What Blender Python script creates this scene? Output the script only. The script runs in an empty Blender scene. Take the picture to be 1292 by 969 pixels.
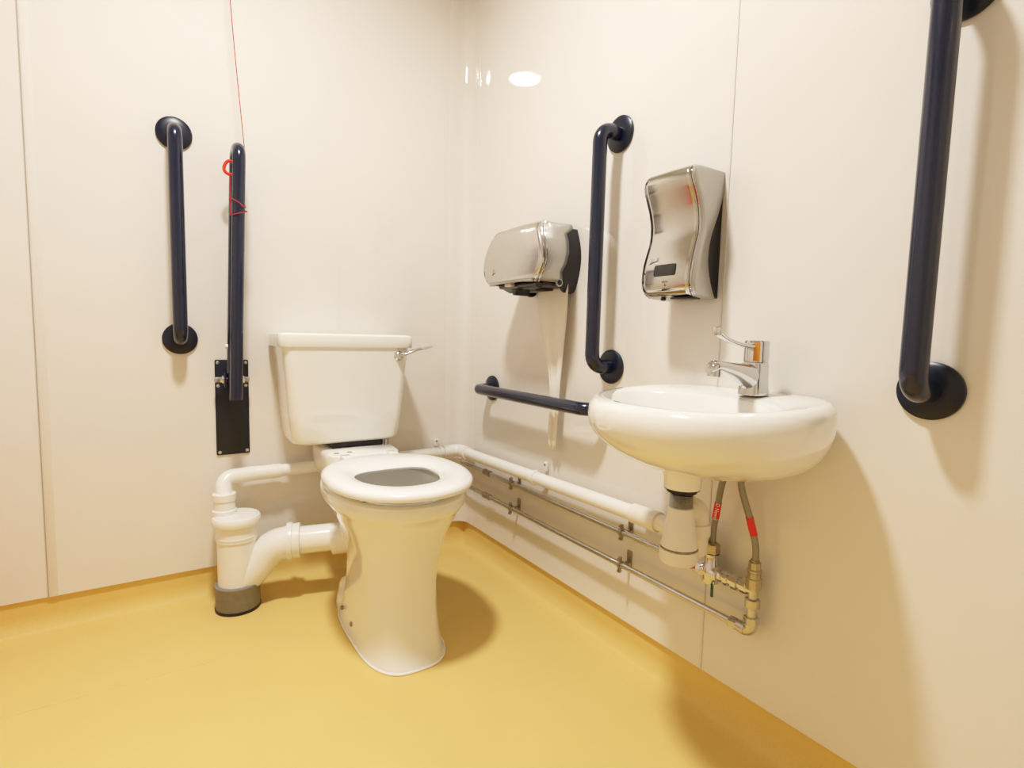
import bpy, bmesh, math, random
from mathutils import Vector, Matrix
PI = math.pi
S = bpy.context.scene
C = S.collection
V = Vector

# ---------------------------------------------------------------- materials
def mat(name, color, rough=0.5, metal=0.0, coat=0.0, noise=0.0, nscale=60.0, bump=0.0, bscale=200.0,
        spec=0.5, emit=None, estr=0.0, trans=0.0, aniso=0.0, dark=None, coatrough=0.03):
    m = bpy.data.materials.new(name); m.use_nodes = True
    nt = m.node_tree; n = nt.nodes; b = n['Principled BSDF']
    b.inputs['Base Color'].default_value = (*color, 1)
    b.inputs['Roughness'].default_value = rough
    b.inputs['Metallic'].default_value = metal
    b.inputs['Specular IOR Level'].default_value = spec
    b.inputs['Coat Weight'].default_value = coat
    b.inputs['Coat Roughness'].default_value = coatrough
    b.inputs['Transmission Weight'].default_value = trans
    b.inputs['Anisotropic'].default_value = aniso
    if emit:
        b.inputs['Emission Color'].default_value = (*emit, 1)
        b.inputs['Emission Strength'].default_value = estr
    tc = n.new('ShaderNodeTexCoord')
    if noise > 0:
        t = n.new('ShaderNodeTexNoise'); t.inputs['Scale'].default_value = nscale
        t.inputs['Detail'].default_value = 4
        nt.links.new(tc.outputs['Object'], t.inputs['Vector'])
        r = n.new('ShaderNodeValToRGB')
        d = dark or tuple(c*(1-noise) for c in color)
        r.color_ramp.elements[0].position = 0.3; r.color_ramp.elements[1].position = 0.7
        r.color_ramp.elements[0].color = (*d, 1)
        r.color_ramp.elements[1].color = (*color, 1)
        nt.links.new(t.outputs['Fac'], r.inputs['Fac'])
        nt.links.new(r.outputs['Color'], b.inputs['Base Color'])
    if bump > 0:
        t2 = n.new('ShaderNodeTexNoise'); t2.inputs['Scale'].default_value = bscale
        nt.links.new(tc.outputs['Object'], t2.inputs['Vector'])
        bp = n.new('ShaderNodeBump'); bp.inputs['Strength'].default_value = bump
        bp.inputs['Distance'].default_value = 0.001
        nt.links.new(t2.outputs['Fac'], bp.inputs['Height'])
        nt.links.new(bp.outputs['Normal'], b.inputs['Normal'])
    return m

M = dict(
    wall=mat('wall_panel', (0.80, 0.757, 0.70), 0.55, spec=0.1, coat=1.0, noise=0.03, nscale=3.0, coatrough=0.012),
    trim=mat('trim_plastic', (0.80, 0.757, 0.70), 0.55, spec=0.1, coat=1.0, coatrough=0.012, noise=0.02, nscale=8),
    seam=mat('seam_dark', (0.42, 0.37, 0.30), 0.5, noise=0.1, nscale=40),  # darker tone of the back wall's joint strip
    ceil=mat('ceiling_paint', (0.80, 0.78, 0.74), 0.8, noise=0.03, nscale=12),
    ceramic=mat('white_ceramic', (0.86, 0.84, 0.79), 0.12, coat=0.7, noise=0.015, nscale=5),
    seat=mat('white_seat_plastic', (0.90, 0.885, 0.85), 0.18, coat=0.4, noise=0.01, nscale=5),
    pvc=mat('white_pvc', (0.85, 0.83, 0.79), 0.28, noise=0.02, nscale=20),
    pvc2=mat('warm_pvc', (0.80, 0.74, 0.66), 0.35, noise=0.03, nscale=20),
    greypvc=mat('grey_rubber', (0.235, 0.225, 0.20), 0.55, noise=0.15, nscale=60),
    navy=mat('navy_rail', (0.0045, 0.010, 0.034), 0.22, coat=0.35, noise=0.04, nscale=30, coatrough=0.12),
    navyflat=mat('navy_plate', (0.004, 0.008, 0.024), 0.35, noise=0.2, nscale=30),
    black=mat('black_plastic', (0.010, 0.010, 0.011), 0.35, noise=0.2, nscale=40),
    darkgrey=mat('smoked_window', (0.028, 0.026, 0.025), 0.25, noise=0.1, nscale=40),
    satin=mat('satin_silver', (0.50, 0.49, 0.46), 0.33, metal=0.75, noise=0.05, nscale=30),
    brushed=mat('brushed_steel', (0.62, 0.60, 0.57), 0.22, metal=1.0, noise=0.06, nscale=90),
    polished=mat('polished_steel', (0.60, 0.585, 0.56), 0.13, metal=1.0, noise=0.05, nscale=90),
    seamlite=mat('seam_light', (0.70, 0.66, 0.60), 0.5, noise=0.1, nscale=40),
    chrome=mat('chrome', (0.64, 0.645, 0.65), 0.05, metal=1.0, noise=0.02, nscale=50),
    pipe=mat('plated_pipe', (0.58, 0.575, 0.565), 0.17, metal=1.0, noise=0.12, nscale=60),
    zinc=mat('worn_zinc', (0.42, 0.37, 0.30), 0.35, metal=0.9, noise=0.3, nscale=150),
    thread=mat('thread_steel', (0.40, 0.40, 0.38), 0.3, metal=0.9, noise=0.2, nscale=200),
    brass=mat('brass', (0.52, 0.47, 0.37), 0.3, metal=0.9, noise=0.2, nscale=100),
    hose=mat('braided_steel', (0.40, 0.38, 0.33), 0.45, metal=0.6, noise=0.45, nscale=900, bump=0.6, bscale=1500),
    redtag=mat('red_label', (0.75, 0.03, 0.02), 0.4, noise=0.05, nscale=50),
    red=mat('red_plastic', (0.80, 0.045, 0.02), 0.3, noise=0.05, nscale=50),
    cord=mat('red_cord', (0.55, 0.035, 0.03), 0.7, noise=0.3, nscale=800),
    orange=mat('amber_mark', (0.75, 0.28, 0.03), 0.25, noise=0.1, nscale=90),
    green=mat('green_enamel', (0.03, 0.10, 0.05), 0.3, noise=0.2, nscale=200),
    ink=mat('ink', (0.03, 0.03, 0.03), 0.5, noise=0.1, nscale=90),
    white=mat('white_print', (0.9, 0.88, 0.85), 0.5, noise=0.02, nscale=90),
    paper=mat('white_paper', (0.84, 0.79, 0.71), 0.75, noise=0.03, nscale=120),
    water=mat('water', (0.80, 0.82, 0.80), 0.02, trans=0.9, noise=0.01, nscale=5),
    lamp=mat('lamp_diffuser', (0.9, 0.9, 0.88), 0.4, emit=(1.0, 0.97, 0.93), estr=60.0, noise=0.01, nscale=5),
    door=mat('door_laminate', (0.55, 0.50, 0.42), 0.35, noise=0.05, nscale=6),
)

def floor_mat():
    m = bpy.data.materials.new('safety_vinyl'); m.use_nodes = True
    nt = m.node_tree; n = nt.nodes; b = n['Principled BSDF']; L = nt.links.new
    tc = n.new('ShaderNodeTexCoord')
    t = n.new('ShaderNodeTexNoise'); t.inputs['Scale'].default_value = 900; t.inputs['Detail'].default_value = 2
    t2 = n.new('ShaderNodeTexNoise'); t2.inputs['Scale'].default_value = 3.5; t2.inputs['Detail'].default_value = 3
    L(tc.outputs['Object'], t.inputs['Vector']); L(tc.outputs['Object'], t2.inputs['Vector'])
    r = n.new('ShaderNodeValToRGB')
    r.color_ramp.elements[0].position = 0.25; r.color_ramp.elements[1].position = 0.75
    r.color_ramp.elements[0].color = (0.72, 0.495, 0.155, 1)
    r.color_ramp.elements[1].color = (0.88, 0.65, 0.24, 1)
    L(t.outputs['Fac'], r.inputs['Fac'])
    r2 = n.new('ShaderNodeValToRGB')
    r2.color_ramp.elements[0].color = (0.88, 0.87, 0.85, 1); r2.color_ramp.elements[1].color = (1, 1, 1, 1)
    L(t2.outputs['Fac'], r2.inputs['Fac'])
    mx = n.new('ShaderNodeMix'); mx.data_type = 'RGBA'; mx.blend_type = 'MULTIPLY'; mx.inputs[0].default_value = 1
    L(r.outputs['Color'], mx.inputs[6]); L(r2.outputs['Color'], mx.inputs[7])
    L(mx.outputs[2], b.inputs['Base Color'])
    b.inputs['Roughness'].default_value = 0.5
    b.inputs['Specular IOR Level'].default_value = 0.2
    bp = n.new('ShaderNodeBump'); bp.inputs['Strength'].default_value = 0.25; bp.inputs['Distance'].default_value = 0.0006
    L(t.outputs['Fac'], bp.inputs['Height']); L(bp.outputs['Normal'], b.inputs['Normal'])
    return m
M['floor'] = floor_mat()
M['weld'] = mat('vinyl_weld', (0.80, 0.60, 0.27), 0.45, noise=0.1, nscale=60)

# ---------------------------------------------------------------- mesh helpers
def new(): return bmesh.new()
def obj(name, bm, m, parent=None, sharp=35):
    me = bpy.data.meshes.new(name)
    bmesh.ops.recalc_face_normals(bm, faces=bm.faces)
    bm.to_mesh(me); bm.free()
    for p in me.polygons: p.use_smooth = True
    me.set_sharp_from_angle(angle=math.radians(sharp))
    me.materials.append(m)
    o = bpy.data.objects.new(name, me); C.objects.link(o)
    if parent is not None:
        o.parent = parent
        o.matrix_parent_inverse = Matrix.Translation(-parent_loc(parent))
    return o
def parent_loc(p):
    l = V(p.location)
    q = p.parent
    return l
def thing(name, label, cat, loc, group=None):
    o = bpy.data.objects.new(name, None); C.objects.link(o)
    o.empty_display_size = 0.05
    o.location = loc
    o['label'] = label; o['category'] = cat
    if group: o['group'] = group
    return o
def tag(o, label, cat, group=None):
    o['label'] = label; o['category'] = cat
    if group: o['group'] = group
def struct(name, bm, m, sharp=35):
    o = obj(name, bm, m, None, sharp); o['kind'] = 'structure'; return o
def sub(o, child):
    """make child a sub-part of mesh part o (both hold world-space verts)"""
    child.parent = o
    child.matrix_parent_inverse = Matrix.Identity(4)

def box(bm, lo, hi, bev=0.0, seg=2):
    vs = [bm.verts.new((x, y, z)) for x in (lo[0], hi[0]) for y in (lo[1], hi[1]) for z in (lo[2], hi[2])]
    f = [(0,1,3,2),(4,6,7,5),(0,4,5,1),(2,3,7,6),(0,2,6,4),(1,5,7,3)]
    fs = [bm.faces.new([vs[i] for i in q]) for q in f]
    if bev > 0:
        es = list({e for q in fs for e in q.edges})
        bmesh.ops.bevel(bm, geom=es, offset=bev, segments=seg, affect='EDGES', profile=0.5)

def fillet(pts, r, n=8):
    pts = [V(p) for p in pts]
    out = [pts[0]]
    for i in range(1, len(pts)-1):
        a, b, c = pts[i-1], pts[i], pts[i+1]
        u = (a-b); w = (c-b)
        rr = r[i] if isinstance(r, dict) and i in r else (r.get('d', 0.02) if isinstance(r, dict) else r)
        ang = u.angle(w)
        if ang > PI-0.02 or rr <= 0: out.append(b); continue
        d = rr/math.tan(ang/2); d = min(d, u.length*0.499, w.length*0.499)
        rr = d*math.tan(ang/2)
        u.normalize(); w.normalize()
        cen = b + (u+w).normalized()*(rr/math.sin(ang/2))
        p0 = b+u*d; p1 = b+w*d
        v0 = p0-cen; v1 = p1-cen
        th = v0.angle(v1)
        for k in range(n+1):
            t = k/n
            out.append(cen + (v0*math.sin((1-t)*th) + v1*math.sin(t*th))/math.sin(th))
    out.append(pts[-1])
    return out

def tube(bm, pts, r, seg=20, caps=True, radii=None):
    pts = [V(p) for p in pts]
    n = len(pts); rings = []
    t0 = (pts[1]-pts[0]).normalized()
    up = V((0, 0, 1)) if abs(t0.z) < 0.9 else V((1, 0, 0))
    nrm = (up - t0*up.dot(t0)).normalized()
    for i, p in enumerate(pts):
        t = (pts[min(i+1, n-1)]-pts[max(i-1, 0)]).normalized()
        nrm = (nrm - t*nrm.dot(t)).normalized()
        bn = t.cross(nrm)
        rr = radii[i] if radii else r
        rings.append([bm.verts.new(p + (nrm*math.cos(2*PI*k/seg) + bn*math.sin(2*PI*k/seg))*rr) for k in range(seg)])
    for a, b in zip(rings, rings[1:]):
        for k in range(seg):
            bm.faces.new((a[k], a[(k+1) % seg], b[(k+1) % seg], b[k]))
    if caps:
        bm.faces.new(rings[0][::-1]); bm.faces.new(rings[-1])

def lathe(bm, prof, o, axis=(0, 0, 1), seg=32, caps=True):
    """prof: [(radius, distance along axis)]"""
    ax = V(axis).normalized()
    up = V((0, 0, 1)) if abs(ax.z) < 0.9 else V((1, 0, 0))
    a = (up - ax*up.dot(ax)).normalized(); b = ax.cross(a); o = V(o)
    rings = []
    for r, h in prof:
        rings.append([bm.verts.new(o + ax*h + (a*math.cos(2*PI*k/seg) + b*math.sin(2*PI*k/seg))*max(r, 1e-5)) for k in range(seg)])
    for p, q in zip(rings, rings[1:]):
        for k in range(seg):
            bm.faces.new((p[k], p[(k+1) % seg], q[(k+1) % seg], q[k]))
    if caps:
        bm.faces.new(rings[0][::-1]); bm.faces.new(rings[-1])

def loft(bm, rings, closed=True, cap0=False, cap1=False):
    vr = [[bm.verts.new(p) for p in r] for r in rings]
    n = len(vr[0])
    for a, b in zip(vr, vr[1:]):
        for k in range(n if closed else n-1):
            bm.faces.new((a[k], a[(k+1) % n], b[(k+1) % n], b[k]))
    if cap0: bm.faces.new(vr[0][::-1])
    if cap1: bm.faces.new(vr[-1])
    return vr

def catmull(keys, n):
    """keys: list of tuples (first = parameter, ascending); returns n interpolated tuples (smooth)"""
    out = []
    K = len(keys)
    for i in range(n):
        t = i/(n-1)*(K-1); j = min(int(t), K-2); u = t-j
        p0 = keys[max(j-1, 0)]; p1 = keys[j]; p2 = keys[j+1]; p3 = keys[min(j+2, K-1)]
        out.append(tuple(0.5*((2*b)+(-a+c)*u+(2*a-5*b+4*c-d)*u*u+(-a+3*b-3*c+d)*u**3)
                         for a, b, c, d in zip(p0, p1, p2, p3)))
    return out

def extrude_poly(bm, pts, off, bev=0.0, seg=2):
    """pts: list of Vector world points (planar), off: Vector"""
    a = [bm.verts.new(p) for p in pts]; b = [bm.verts.new(V(p)+V(off)) for p in pts]
    n = len(a)
    f1 = bm.faces.new(a); f2 = bm.faces.new(b[::-1])
    for k in range(n):
        bm.faces.new((a[k], b[k], b[(k+1) % n], a[(k+1) % n]))
    if bev > 0:
        es = list(set(f1.edges) | set(f2.edges))
        bmesh.ops.bevel(bm, geom=es, offset=bev, segments=seg, affect='EDGES', profile=0.5)

# ---------------------------------------------------------------- the room
W, F, H = -2.19, -2.37, 2.45          # left wall x, front wall y, ceiling height
ZP = 0.10                             # bottom edge of wall panels
def quad(bm, a, b, c, d): bm.faces.new([bm.verts.new(p) for p in (a, b, c, d)])

def panel(name, lo, hi):
    bm = new(); box(bm, lo, hi, 0.0012, 1); return struct(name, bm, M['wall'])
T = 0.009                              # panel thickness in front of the vinyl upstand
# back wall: two butted panels, the left one a hair behind the other
bm = new(); box(bm, (-1.2945, 0, ZP), (0.02, 0.09, H)); box(bm, (W-0.02, 0.0018, ZP), (-1.2955, 0.09, H))
struct('wall_back', bm, M['wall'])
bm = new(); box(bm, (0, -1.1565, ZP), (0.09, 0.02, H)); box(bm, (0.0006, F-0.02, ZP), (0.09, -1.1575, H))
struct('wall_right', bm, M['wall'])
bm = new(); box(bm, (W-0.09, F-0.02, ZP), (W, 0.02, H)); struct('wall_left', bm, M['wall'])
bm = new()
box(bm, (W-0.02, F-0.09, ZP), (-1.60, F, H)); box(bm, (-0.62, F-0.09, ZP), (0.02, F, H)); box(bm, (-1.60, F-0.09, 2.06), (-0.62, F, H))
struct('wall_front', bm, M['wall'])
bm = new(); box(bm, (W-0.05, F-0.05, H), (0.05, 0.05, H+0.05)); struct('ceiling', bm, M['ceil'])
# door in the front wall, behind the photographer
bm = new(); box(bm, (-1.60, F-0.06, 0.012), (-0.62, F-0.02, 2.055), 0.003); d = struct('door_1', bm, M['door'])
bm = new(); tube(bm, fillet([(-1.52, F-0.02, 1.0), (-1.52, F+0.035, 1.0), (-1.40, F+0.035, 1.0)], 0.012), 0.009, 12)
sub(d, obj('door_handle', bm, M['chrome']))
for n, (x0, x1, z0, z1) in {'trim_1': (-1.67, -1.60, ZP, 2.125), 'trim_2': (-0.62, -0.55, ZP, 2.125), 'trim_3': (-1.60, -0.62, 2.055, 2.125)}.items():
    bm = new(); box(bm, (x0, F-0.001, z0), (x1, F+0.014, z1), 0.003); struct(n, bm, M['trim'])

# floor sheet with coved upstand running behind the panels' bottom edge
bm = new()
r = 0.055
prof = [(-T, ZP+0.01), (-T, r)]
for k in range(1, 9):
    a = k/8*PI/2
    prof.append((-T + r - r*math.cos(a), r - r*math.sin(a)))
rings = []
for d_, z in prof:
    rings.append([V((W+d_, F+d_, z)), V((-d_, F+d_, z)), V((-d_, -d_, z)), V((W+d_, -d_, z))])
vr = loft(bm, rings); bm.faces.new(vr[-1])
struct('floor', bm, M['floor'], 50)
# welded joint in the vinyl
bm = new(); box(bm, (W+0.06, -0.3785, 0.0), (-0.06, -0.3760, 0.0006)); 
o = struct('trim_4', bm, M['weld']); o.rotation_euler = (0, 0, 0.0)
# dark bottom edge shadow gap is real geometry: the panel stands 5 mm proud of the vinyl.
# seams: slim grooved joint strips
bm = new(); box(bm, (-1.2962, -0.0008, ZP), (-1.2938, 0.004, H)); struct('trim_5', bm, M['seam'])
bm = new(); box(bm, (-0.0012, -1.1590, ZP), (0.004, -1.1562, H)); struct('trim_6', bm, M['seamlite'])
bm = new(); box(bm, (-1.292, -0.0016, ZP), (-1.274, 0.004, H), 0.0007); struct('trim_7', bm, M['trim'])
# internal corner profile: coved, with slim flanges on both walls
bm = new()
rc = 0.045; fl = 0.088; pts = [(-fl, 0.0), (-fl, -0.0022), (-fl+0.003, -0.0028), (-rc-0.002, -0.0028)]
for k in range(0, 9):
    a = k/8*PI/2
    pts.append((-rc-0.002 + rc*math.sin(a), -0.0028 - rc + rc*math.cos(a)))
pts += [(-0.002, -rc-0.03), (-0.0010, -rc-0.034), (0.0, -rc-0.034)]
loft(bm, [[V((x, y, ZP)) for x, y in pts], [V((x, y, H)) for x, y in pts]], closed=False)
struct('trim_8', bm, M['trim'], 40)

# ---------------------------------------------------------------- toilet
TX = -0.488
def sring(cx, yf, yr, hw, z, n=48, ef=2.3, er=3.4, ysplit=None):
    """plan ring: front half exponent ef, rear half exponent er (squarer)"""
    ys = ysplit if ysplit is not None else (yf+yr)/2
    out = []
    for k in range(n):
        a = 2*PI*k/n
        c, s = math.cos(a), math.sin(a)
        e = ef if s < 0 else er
        x = math.copysign(abs(c)**(2/e), c)*hw
        y = math.copysign(abs(s)**(2/e), s)*((yr-ys) if s > 0 else (ys-yf))
        out.append(V((cx+x, ys+y, z)))
    return out

toilet = thing('toilet', 'white close-coupled toilet with tall pedestal, open ring seat and side lever cistern', 'toilet', (TX, -0.4, 0))
# pan: (z, half width, front y, rear y, front exponent, rear exponent)
keys = [(0.000, 0.109, -0.690, -0.235, 2.9, 3.6),
        (0.006, 0.109, -0.690, -0.235, 2.9, 3.6),
        (0.014, 0.104, -0.683, -0.240, 2.9, 3.6),
        (0.060, 0.099, -0.672, -0.250, 2.9, 3.4),
        (0.130, 0.094, -0.662, -0.262, 2.8, 3.2),
        (0.200, 0.095, -0.662, -0.262, 2.6, 3.0),
        (0.270, 0.107, -0.672, -0.255, 2.4, 2.8),
        (0.330, 0.131, -0.690, -0.250, 2.2, 2.6),
        (0.370, 0.153, -0.710, -0.245, 2.15, 2.4),
        (0.393, 0.165, -0.722, -0.241, 2.1, 2.4),
        (0.401, 0.1745, -0.732, -0.239, 2.1, 2.4),
        (0.412, 0.1795, -0.739, -0.237, 2.1, 2.4),
        (0.428, 0.1815, -0.742, -0.236, 2.1, 2.4),
        (0.438, 0.1790, -0.740, -0.237, 2.1, 2.4),
        (0.4425, 0.170, -0.730, -0.243, 2.1, 2.4)]
rings = []
for i, kk in enumerate(keys):
    z, hw, yf, yr, ef, er = kk
    rings.append(sring(TX, yf, yr, hw, z, 64, ef, er, ysplit=-0.50))
for (z, hw, yf, yr) in [(0.4415, 0.142, -0.700, -0.29), (0.435, 0.130, -0.686, -0.305), (0.415, 0.131, -0.688, -0.305),
                        (0.385, 0.122, -0.675, -0.315), (0.33, 0.095, -0.61, -0.33), (0.29, 0.068, -0.54, -0.335),
                        (0.25, 0.05, -0.48, -0.34), (0.20, 0.04, -0.45, -0.35)]:
    rings.append(sring(TX, yf, yr, hw, z, 64, 2.1, 2.2, ysplit=-0.50 if z > 0.34 else (yf+yr)/2))
bm = new(); loft(bm, rings, cap0=True, cap1=True)
# rear deck carrying the cistern
dk = [sring(TX, y0, y1, hw, z, 64, 5, 8) for (z, hw, y0, y1) in
      [(0.385, 0.095, -0.28, -0.045), (0.400, 0.112, -0.285, -0.03), (0.465, 0.116, -0.288, -0.025), (0.475, 0.114, -0.286, -0.027), (0.479, 0.107, -0.279, -0.033)]]
loft(bm, dk, cap0=True, cap1=True)
# trapway swelling behind the pedestal and its side outlet
tube(bm, [(TX, -0.33, 0.33), (TX-0.005, -0.27, 0.29), (TX-0.01, -0.235, 0.24), (TX-0.022, -0.215, 0.205), (TX-0.05, -0.20, 0.192), (TX-0.085, -0.185, 0.187)], 0.06, 28,
     radii=[0.078, 0.078, 0.070, 0.058, 0.049, 0.0465])
tube(bm, [(TX, -0.30, 0.10), (TX, -0.27, 0.05), (TX, -0.262, 0.001)], 0.09, 28, radii=[0.05, 0.085, 0.092])
pan = obj('pan', bm, M['ceramic'], toilet, 50)
bm = new(); base_ring = sring(TX, -0.692, -0.233, 0.111, 0.003, 64, 2.9, 3.6, ysplit=-0.50)
secs = [[p + ((p-V((TX, -0.47, 0.003))).normalized()*math.cos(b) + V((0, 0, 1))*math.sin(b))*0.0032 for b in [2*PI*j/8 for j in range(8)]] for p in base_ring]
secs.append(secs[0]); loft(bm, secs); bmesh.ops.remove_doubles(bm, verts=bm.verts, dist=1e-6)
obj('silicone_bead', bm, M['seat'], toilet)
# fixing-screw holes on the left flank of the foot
for (y, z) in ((-0.352, 0.040), (-0.445, 0.034)):
    bm = new(); lathe(bm, [(0.0065, 0), (0.0065, 0.006), (0.003, 0.0075)], (TX-0.099, y, z), (-1, 0.0, 0.15), 12)
    sub(pan, obj('fixing_hole', bm, M['zinc']))
bm = new(); loft(bm, [sring(TX, -0.585, -0.33, 0.075, 0.30, 32, 2, 2)] * 1 + [sring(TX, -0.46, -0.456, 0.002, 0.3001, 32, 2, 2)], cap1=True)
obj('bowl_water', bm, M['water'], toilet)
# seat ring
def oval(cx, cy, hw, lf, lr, z, n=72, e=2.15, er=2.3):
    out = []
    for k in range(n):
        a = 2*PI*k/n; c, s = math.cos(a), math.sin(a)
        ee = e if s < 0 else er
        out.append(V((cx+math.copysign(abs(c)**(2/ee), c)*hw, cy+math.copysign(abs(s)**(2/ee), s)*(lr if s > 0 else lf), z)))
    return out
bm = new()
cy = -0.525
secs = []
zs = 0.4565; th = 0.0255
oo = (0.188, 0.232, 0.228); ii = (0.108, 0.132, 0.082)   # outer / inner: half width, front, rear
for (s, z) in [(0.10, 0.002), (0.0, 0.004), (-0.02, 0.010), (-0.01, 0.017), (0.06, 0.0232), (0.2, 0.0255), (0.5, 0.0262), (0.75, 0.0235),
               (0.92, 0.0165), (1.0, 0.009), (0.97, 0.002), (0.85, 0.0)]:
    u = tuple(a*(1-s)+b*s for a, b in zip(oo, ii))
    secs.append(oval(TX, cy, u[0], u[1], u[2], zs+z, er=2.3+1.0*min(max(s, 0), 1)))
secs.append(secs[0])
loft(bm, secs)
bmesh.ops.remove_doubles(bm, verts=bm.verts, dist=1e-6)
seat = obj('seat', bm, M['seat'], toilet, 60)
for (x, y) in ((TX-0.125, -0.62), (TX+0.125, -0.62), (TX-0.10, -0.36), (TX+0.10, -0.36)):
    bm = new(); box(bm, (x-0.011, y-0.02, 0.4445), (x+0.011, y+0.02, 0.4600), 0.003); sub(seat, obj('seat_buffer', bm, M['seat']))
for x in (TX-0.072, TX+0.072):
    bm = new(); box(bm, (x-0.014, -0.318, 0.470), (x+0.014, -0.276, 0.4820), 0.003); obj('seat_hinge', bm, M['seat'], toilet)
for x in (TX-0.045, TX-0.085):
    bm = new(); lathe(bm, [(0.0085, 0), (0.0085, 0.001), (0.006, 0.0012)], (x, -0.238, 0.4787), (0, 0, 1), 16)
    obj('deck_plug', bm, M['satin'], toilet)
# cistern
def rrect(cx, cy, hx, hy, z, rad, n=8):
    out = []
    for (sx, sy, a0) in ((1, 1, 0), (-1, 1, PI/2), (-1, -1, PI), (1, -1, 1.5*PI)):
        for k in range(n+1):
            a = a0 + k/n*PI/2
            out.append(V((cx+sx*(hx-rad)+rad*math.cos(a), cy+sy*(hy-rad)+rad*math.sin(a), z)))
    return out
CX = -0.518
bm = new(); rg = []
for (z, hx, d, rad) in [(0.4985, 0.120, 0.135, 0.03), (0.499, 0.155, 0.168, 0.03), (0.506, 0.166, 0.178, 0.03), (0.520, 0.171, 0.183, 0.03), (0.60, 0.180, 0.186, 0.028),
                   (0.70, 0.188, 0.191, 0.026), (0.77, 0.195, 0.194, 0.024), (0.806, 0.198, 0.196, 0.022)]:
    rg.append(rrect(CX, -0.006-d/2, hx, d/2, z, rad))
loft(bm, rg, cap0=True, cap1=True)
obj('cistern', bm, M['ceramic'], toilet)
bm = new(); rg = []
for (z, g) in [(0.8045, -0.010), (0.8045, -0.001), (0.807, 0.0), (0.834, 0.001), (0.841, -0.001), (0.845, -0.006), (0.8465, -0.014)]:
    rg.append(rrect(CX, -0.107, 0.210+g, 0.101+g, z, 0.022))
loft(bm, rg, cap0=True, cap1=True)
obj('cistern_lid', bm, M['ceramic'], toilet)
bm = new(); box(bm, (TX-0.08, -0.165, 0.4785), (TX+0.09, -0.04, 0.500), 0.004); obj('gasket', bm, M['black'], toilet)
bm = new(); lathe(bm, [(0.008, 0), (0.008, 0.030)], (CX+0.130, -0.168, 0.4995), (0, 0, -1), 12); obj('cistern_bolt', bm, M['zinc'], toilet)
# lever, on the front right of the cistern
LX, LY, LZ = -0.358, -0.196, 0.778
bm = new(); lathe(bm, [(0.019, 0), (0.019, 0.004), (0.016, 0.010), (0.011, 0.014), (0.009, 0.026), (0.006, 0.028)], (LX, LY+0.004, LZ), (0, -1, 0), 24)
lev = obj('flush_lever', bm, M['chrome'], toilet)
bm = new()
lp = catmull([(LX, LY-0.018, LZ), (LX+0.025, LY-0.022, LZ+0.010), (LX+0.055, LY-0.026, LZ+0.022), (LX+0.080, LY-0.026, LZ+0.026), (LX+0.110, LY-0.024, LZ+0.033)], 14)
secs = []
for i, p in enumerate(lp):
    t = i/(len(lp)-1); w = 0.0055 + 0.0055*t; h = 0.0065 - 0.0025*t
    if i in (0, len(lp)-1): w *= 0.6; h *= 0.6
    secs.append([V(p)+V((0, w*math.cos(a)*1.3, h*math.sin(a))) for a in [2*PI*k/14 for k in range(14)]])
loft(bm, secs, cap0=True, cap1=True)
sub(lev, obj('lever_arm', bm, M['chrome']))

# ---------------------------------------------------------------- soil pipe
SX, SY = -0.838, -0.108
soil = thing('soil_pipe', 'white soil pipe stack with angled branch, standing in a grey collar left of toilet', 'pipe', (SX, SY, 0))
bm = new(); lathe(bm, [(0.060, 0.001), (0.062, 0.006), (0.0625, 0.070), (0.0645, 0.074), (0.0645, 0.080), (0.056, 0.082)], (SX, SY, 0), seg=40)
obj('floor_collar', bm, M['greypvc'], soil)
bm = new(); lathe(bm, [(0.0625, 0), (0.064, 0.0), (0.064, 0.007), (0.0615, 0.008)], (SX, SY, 0.0006), seg=40); obj('collar_seal', bm, M['black'], soil)
bm = new(); lathe(bm, [(0.0545, 0.06), (0.0545, 0.215), (0.0575, 0.218), (0.0575, 0.262), (0.0565, 0.268)], (SX, SY, 0), seg=40)
# branch: rises out of the stack and turns towards the pan
BR = [(SX+0.005, SY, 0.075), (SX+0.055, SY-0.012, 0.130), (SX+0.085, SY-0.018, 0.170), (SX+0.110, SY-0.024, 0.184), (SX+0.150, SY-0.034, 0.191)]
tube(bm, fillet(BR, 0.05, 6), 0.050, 32)
obj('branch_tee', bm, M['pvc'], soil)
dirp = (V((TX-0.06, -0.185, 0.196))-V(BR[-1])).normalized()
bm = new(); e = V(BR[-1]); lathe(bm, [(0.050, -0.012), (0.0575, -0.011), (0.0585, -0.004), (0.0575, 0.004), (0.054, 0.005), (0.054, 0.026), (0.050, 0.028), (0.045, 0.028)], e, dirp, 36)
obj('branch_collar', bm, M['pvc'], soil)
bm = new(); tube(bm, [e, e+dirp*0.10, e+dirp*0.16], 0.043, 32); obj('pan_connector', bm, M['seat'], soil)
bm = new(); lathe(bm, [(0.056, 0.225), (0.0585, 0.226), (0.0585, 0.231), (0.0565, 0.232)], (SX, SY, 0), seg=40); obj('rib', bm, M['pvc'], soil)
bm = new(); lathe(bm, [(0.0585, 0.262), (0.0655, 0.266), (0.0675, 0.272), (0.0675, 0.284), (0.064, 0.290), (0.059, 0.291), (0.057, 0.294), (0.010, 0.295)], (SX, SY, 0), seg=44)
obj('cap', bm, M['pvc'], soil)
QX, QY = SX-0.030, SY+0.020
bm = new(); lathe(bm, [(0.034, 0.292), (0.034, 0.306), (0.030, 0.309), (0.030, 0.335), (0.0325, 0.337), (0.0325, 0.356), (0.029, 0.358)], (QX, QY, 0), seg=32)
obj('boss_socket', bm, M['pvc'], soil)

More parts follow.
